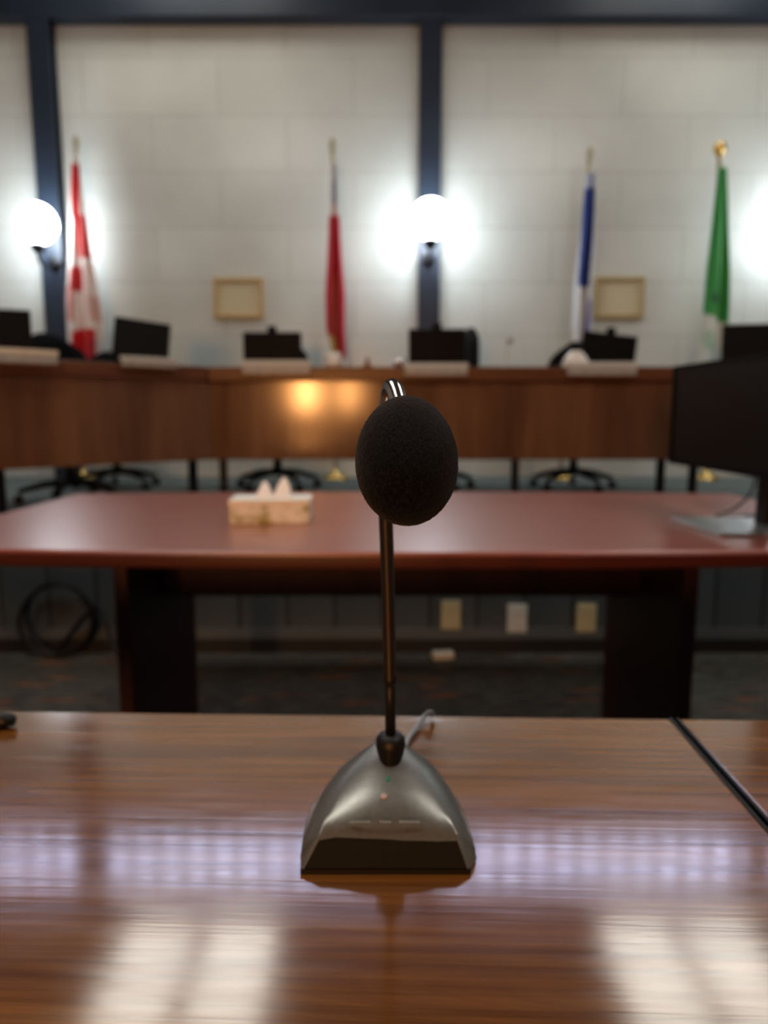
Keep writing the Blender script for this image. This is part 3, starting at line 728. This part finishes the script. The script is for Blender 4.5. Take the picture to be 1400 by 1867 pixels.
# ------------------------------------------------------------------ flags
def lerp(tab, y, i):
    for a, b in zip(tab, tab[1:]):
        if a[0] <= y <= b[0]: return a[i] + (b[i] - a[i]) * (y - a[0]) / (b[0] - a[0])
    return tab[-1][i] if y > tab[-1][0] else tab[0][i]
def flag(name_label, fin, outline, dye, folds, phase, base_px=None, Y=5.95, ball=False):
    f = P(fin[0], fin[1], Y); bz = PLZ
    bxx = f.x if base_px is None else base_px
    t = thing('standing_flag', name_label, 'flag', (bxx, Y, PLZ))
    L = lambda v: Vector(v) - Vector((bxx, Y, PLZ))
    obj('stand', lathe(new(), [(.11, 0), (.11, .015), (.095, .03), (.06, .045), (.03, .055), (.024, .075), (.018, .08)], seg=36), M['brass'], t, True)
    top = L(f); d = top.normalized(); Lp = top.length
    obj('pole', tube(new(), [d * .07, d * (Lp * .5), d * (Lp - .05)], .0135, 14), M['brass'] if ball else M['gold_frame'], t, True)
    q = Vector((0, 0, 1)).rotation_difference(d).to_matrix().to_4x4()
    fm = Matrix.Translation(d * (Lp - .05)) @ q
    if ball: bm = lathe(new(), [(.014, 0), (.03, .006), (.012, .014)] + [(.05 * math.sin(a), .056 - .05 * math.cos(a)) for a in [.28 + i * .19 for i in range(15)]], fm, 28)
    else: bm = lathe(new(), [(.014, 0), (.024, .008), (.012, .018), (.018, .03), (.027, .055), (.020, .085), (.010, .105), (.002, .12)], fm, 24)
    obj('finial', bm, M['brass'] if ball else M['pale_brass'], t, True)
    ya, yb = outline[0][0], outline[-1][0]; nv, nu = 90, 60; bm = new(); lay = bm.verts.layers.float_color.new('dye'); rows = []
    for j in range(nv + 1):
        y = ya + (yb - ya) * j / nv; x0, x1 = lerp(outline, y, 1), lerp(outline, y, 2); row = []
        for i in range(nu + 1):
            u = i / nu; px = x0 + (x1 - x0) * u; v = j / nv
            p = P(px, y, Y); dy = (.016 + .030 * v) * math.sin(2 * PI * folds * u + phase + 1.2 * v) - .035
            vv = bm.verts.new(L((p.x, Y + dy, p.z))); c = dye(px, y, u); vv[lay] = (*c, 1); row.append(vv)
        rows.append(row)
    for a, b in zip(rows, rows[1:]):
        for i in range(nu): bm.faces.new((a[i], a[i + 1], b[i + 1], b[i]))
    o = obj('flag_cloth', bm, M['flag_cloth'], t, True)
    s = o.modifiers.new('solid', 'SOLIDIFY'); s.thickness = .002
    return t
RED, WHT = (.60, .015, .025), (.78, .74, .72)
def seg_d(px, y, tab, hw):
    c = lerp([(a, b) for a, b in tab], y, 1); return abs(px - c) < hw and tab[0][0] <= y <= tab[-1][0]
def dye_ca(px, y, u):
    if seg_d(px, y, [(300, 139), (400, 143)], 7): return RED
    if seg_d(px, y, [(395, 147), (470, 158)], 9): return (.55, .06, .06)
    if (px - 143) ** 2 / 150 + (y - 510) ** 2 / 520 < 1: return (.55, .04, .04)
    if seg_d(px, y, [(522, 131), (585, 132)], 8): return (.62, .25, .24)
    if y > 604 - (px - 140) * .12 and 138 < px < 176: return RED
    if seg_d(px, y, [(540, 172), (585, 180)], 9): return (.66, .47, .43)
    if 150 < px < 168 and 480 < y < 600: return (.74, .60, .57)
    return WHT
flag('red and white flag on a gold pole beside the globe lamp post', (138, 262), [(286, 134, 147), (340, 129, 153), (400, 128, 163), (470, 125, 174), (550, 120, 190), (600, 122, 197), (700, 128, 194)], dye_ca, 2.5, .4, P(152, 865, 5.95).x)
def dye_on(px, y, u):
    if y < 372: return (.40, .42, .55) if .35 < u < .75 and y > 330 else (.62, .61, .62)
    if y < 396: return (.70, .62, .60)
    if y > 655: return (.75, .68, .62)
    if y > 612 and u < .45: return (.55, .38, .10)
    return (.50, .012, .03) if u < .72 else (.58, .03, .06)
flag('narrow red flag with pale top standing between the certificate and the middle post', (606, 266), [(300, 603, 614), (390, 600, 619), (460, 597, 623), (540, 593, 629), (600, 595, 629), (640, 606, 631), (700, 610, 634)], dye_on, 1.5, 2.0, P(612, 865, 5.95).x)
def dye_bl(px, y, u):
    c = lerp([(330, 1075), (430, 1068), (510, 1061), (560, 1058)], y, 1)
    if y < 345: return (.42, .46, .60)
    if y < 525 and abs(px - c) < 9.5: return (.010, .042, .26)
    if 548 < y < 620 and abs(px - lerp([(548, 1074), (620, 1066)], y, 1)) < 5: return (.20, .22, .50)
    return (.66, .68, .72)
flag('blue and white flag standing in front of the certificate right of the middle post', (1075, 282), [(318, 1068, 1084), (430, 1056, 1083), (520, 1046, 1080), (600, 1042, 1078), (700, 1040, 1080)], dye_bl, 2, .9, P(1021, 865, 5.95).x)
def dye_gr(px, y, u):
    if y > 572 + (px - 1284) * .55: 
        return (.45, .60, .48) if (px - 1288) ** 2 / 60 + (y - 622) ** 2 / 400 < 1 else (.68, .72, .68)
    if (px - 1302) ** 2 / 90 + (y - 548 - (px - 1302) * .4) ** 2 / 90 < 1: return (.03, .16, .05)
    return (.055, .34, .085)
flag('green flag with a round gold ball on its pole', (1312, 272), [(308, 1306, 1321), (400, 1296, 1323), (500, 1286, 1325), (560, 1282, 1323), (600, 1278, 1320), (700, 1262, 1328)], dye_gr, 1.5, .2, P(1287, 865, 5.95).x, ball=True)

# ------------------------------------------------------------------ look
sc.view_settings.view_transform = 'Standard'
sc.view_settings.exposure = 1.62
try: sc.view_settings.look = 'Medium High Contrast'
except Exception as e: print('LOOK', e)
sc.cycles.max_bounces = 6
sc.cycles.use_denoising = True
sc.cycles.sample_clamp_indirect = 6
